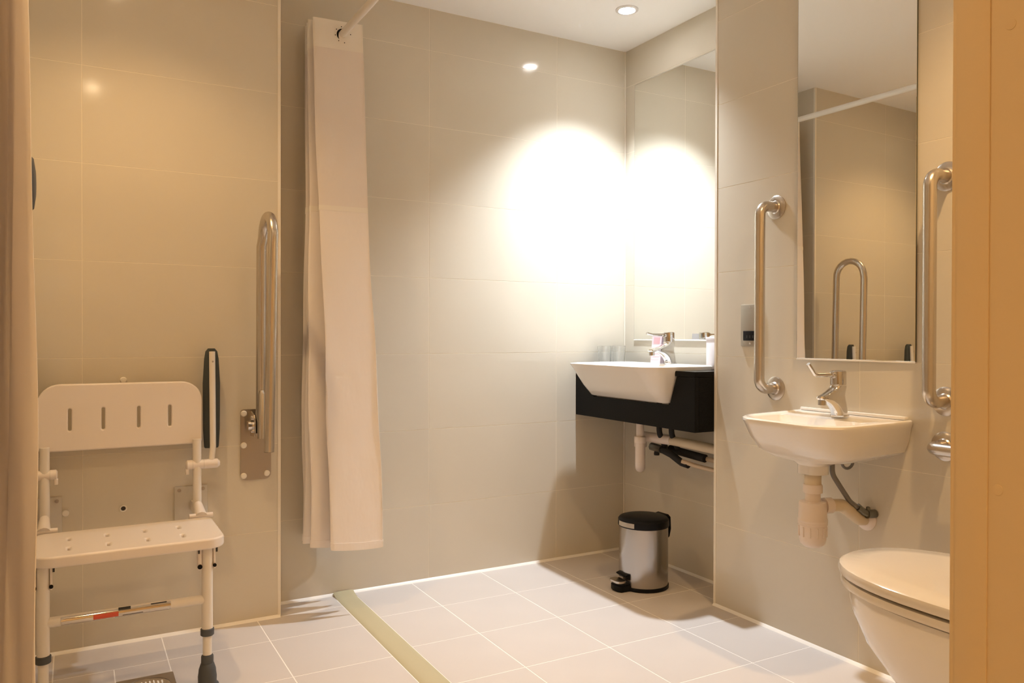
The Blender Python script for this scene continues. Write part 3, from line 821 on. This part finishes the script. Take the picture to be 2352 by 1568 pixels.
# wall caps around the seat
for x, z, lab in ((-.023, .440, 'small round white blanking plug on shower wall left of the dark-centred hole'), (.141, .853, 'small round white blanking plug on shower wall just above the chair backrest')):
    tag(finish('blanking_plug', lathe([(.0105, 0), (.0105, -.004), (.008, -.007), (.002, -.008)], (x, YL - .0003, z), 'y', 20), CAPM), lab, 'plug', 'shower wall plugs')
fh = thing('wall_fixing', 'round wall fixing with dark hole behind the shower chair', 'wall fixing', (.14, YL, .438))
part('ring', lathe([(.0115, 0), (.0115, -.003), (.0085, -.0045), (.0070, -.003), (.0070, -.001)], (.14, YL - .0003, .438), 'y', 22, False, False), CAPM, fh)
part('hole', lathe([(.0072, -.0008), (.0040, -.0012), (.001, -.0012)], (.14, YL, .438), 'y', 18), DARKP, fh)

# ------------------------------------------------------------------ drop-down rail, folded up
dr = thing('drop_down_rail', 'stainless drop-down support rail folded up beside the shower chair', 'support rail', (.56, YL, .496))
part('wall_plate', prism(rr2(.504, .607, .496, .742, (.02, .02, .012, .012), 5), 'y', YL - .006, YL - .0004), STEELD, dr)
for x, z in ((.5145, .728), (.5140, .618), (.5140, .512), (.592, .516), (.597, .728)):
    part('screw_cap', lathe([(.0105, 0), (.0105, -.003), (.008, -.0055), (.002, -.006)], (x, YL - .006, z), 'y', 20), CAPM, dr)
UX = .560
YR_, YFR = 2.765, 2.605
path = [(UX, YR_, .665), (UX, YR_ - .012, 1.30)]
yc = (YR_ + YFR)/2 - .015; rr_ = (YR_ - YFR)/2
for k in range(1, 16):
    a = PI*k/16; path.append((UX + .004, yc + rr_*math.cos(a), 1.312 + rr_*math.sin(a)))
path += [(UX + .002, YFR - .016, 1.30), (UX - .006, YFR, .622)]
part('rail_tube', tube(path, .0168, 20), STEEL, dr)
part('tube_end', lathe([(.0165, -.001), (.014, -.0015), (.002, -.0015)], (UX - .006, YFR, .622), 'z', 20), BLACKP, dr)
part('hinge_barrel', tube([(UX - .040, YR_ + .018, .690), (UX + .022, YR_ + .018, .690)], .017, 20), CHROME, dr)
part('hinge_cheek', prism([(YL - .006, .650), (YL - .006, .738), (YR_ + .004, .726), (YR_ - .016, .700), (YR_ - .012, .655)], 'x', UX - .024, UX - .019), CHROME, dr)
part('hinge_cheek', prism([(YL - .006, .650), (YL - .006, .738), (YR_ + .004, .726), (YR_ - .016, .700), (YR_ - .012, .655)], 'x', UX + .019, UX + .024), CHROME, dr)
part('pivot_bolt', lathe([(.009, 0), (.009, -.006), (.003, -.008)], (UX - .024, YR_ + .012, .716), 'x', 16), CHROME, dr)
part('pivot_bolt', lathe([(.007, 0), (.007, -.006), (.003, -.008)], (UX - .024, YR_ + .012, .672), 'x', 16), CHROME, dr)
part('stay_bar', tube([(UX - .005, YR_ - .034, .650), (UX - .004, YR_ - .036, .800), (UX - .004, YR_ - .034, .812)], [.0135, .0125, .007], 16), STEEL, dr)

# ------------------------------------------------------------------ floor drain
dn = thing('floor_drain', 'square stainless floor drain with round slotted grate', 'drain', ((DR[0] + DR[1])/2, (DR[2] + DR[3])/2, 0))
cx, cy = (DR[0] + DR[1])/2, (DR[2] + DR[3])/2
circ = [(cx + .062*math.cos(2*PI*k/40), cy + .062*math.sin(2*PI*k/40)) for k in range(40)]
part('frame', plate([rr2(DR[0] + .001, DR[1] - .001, DR[2] + .001, DR[3] - .001, .004), circ[::-1]], .004, .0004, Matrix.Translation((0, 0, -.0002))), STEELD, dn)
gr = [(cx + .0595*math.cos(2*PI*k/40), cy + .0595*math.sin(2*PI*k/40)) for k in range(40)]
holes = []
for q in range(-4, 5):
    for y0, y1 in ((-.042, -.008), (.008, .042)):
        x = cx + q*.0105
        if abs(q) > 2 and True: y0, y1 = (max(y0, -.034), y1) if y1 < 0 else (y0, min(y1, .034))
        holes.append(rr2(x - .0028, x + .0028, cy + y0, cy + y1, .0027, 4)[::-1])
part('grate', plate([gr] + holes, .003, .0003, Matrix.Translation((0, 0, -.0005))), STEEL, dn)
part('sump', lathe([(.0625, -.002), (.0625, -.0018)], (cx, cy, -.0006), 'z', 30), DARKP, dn)
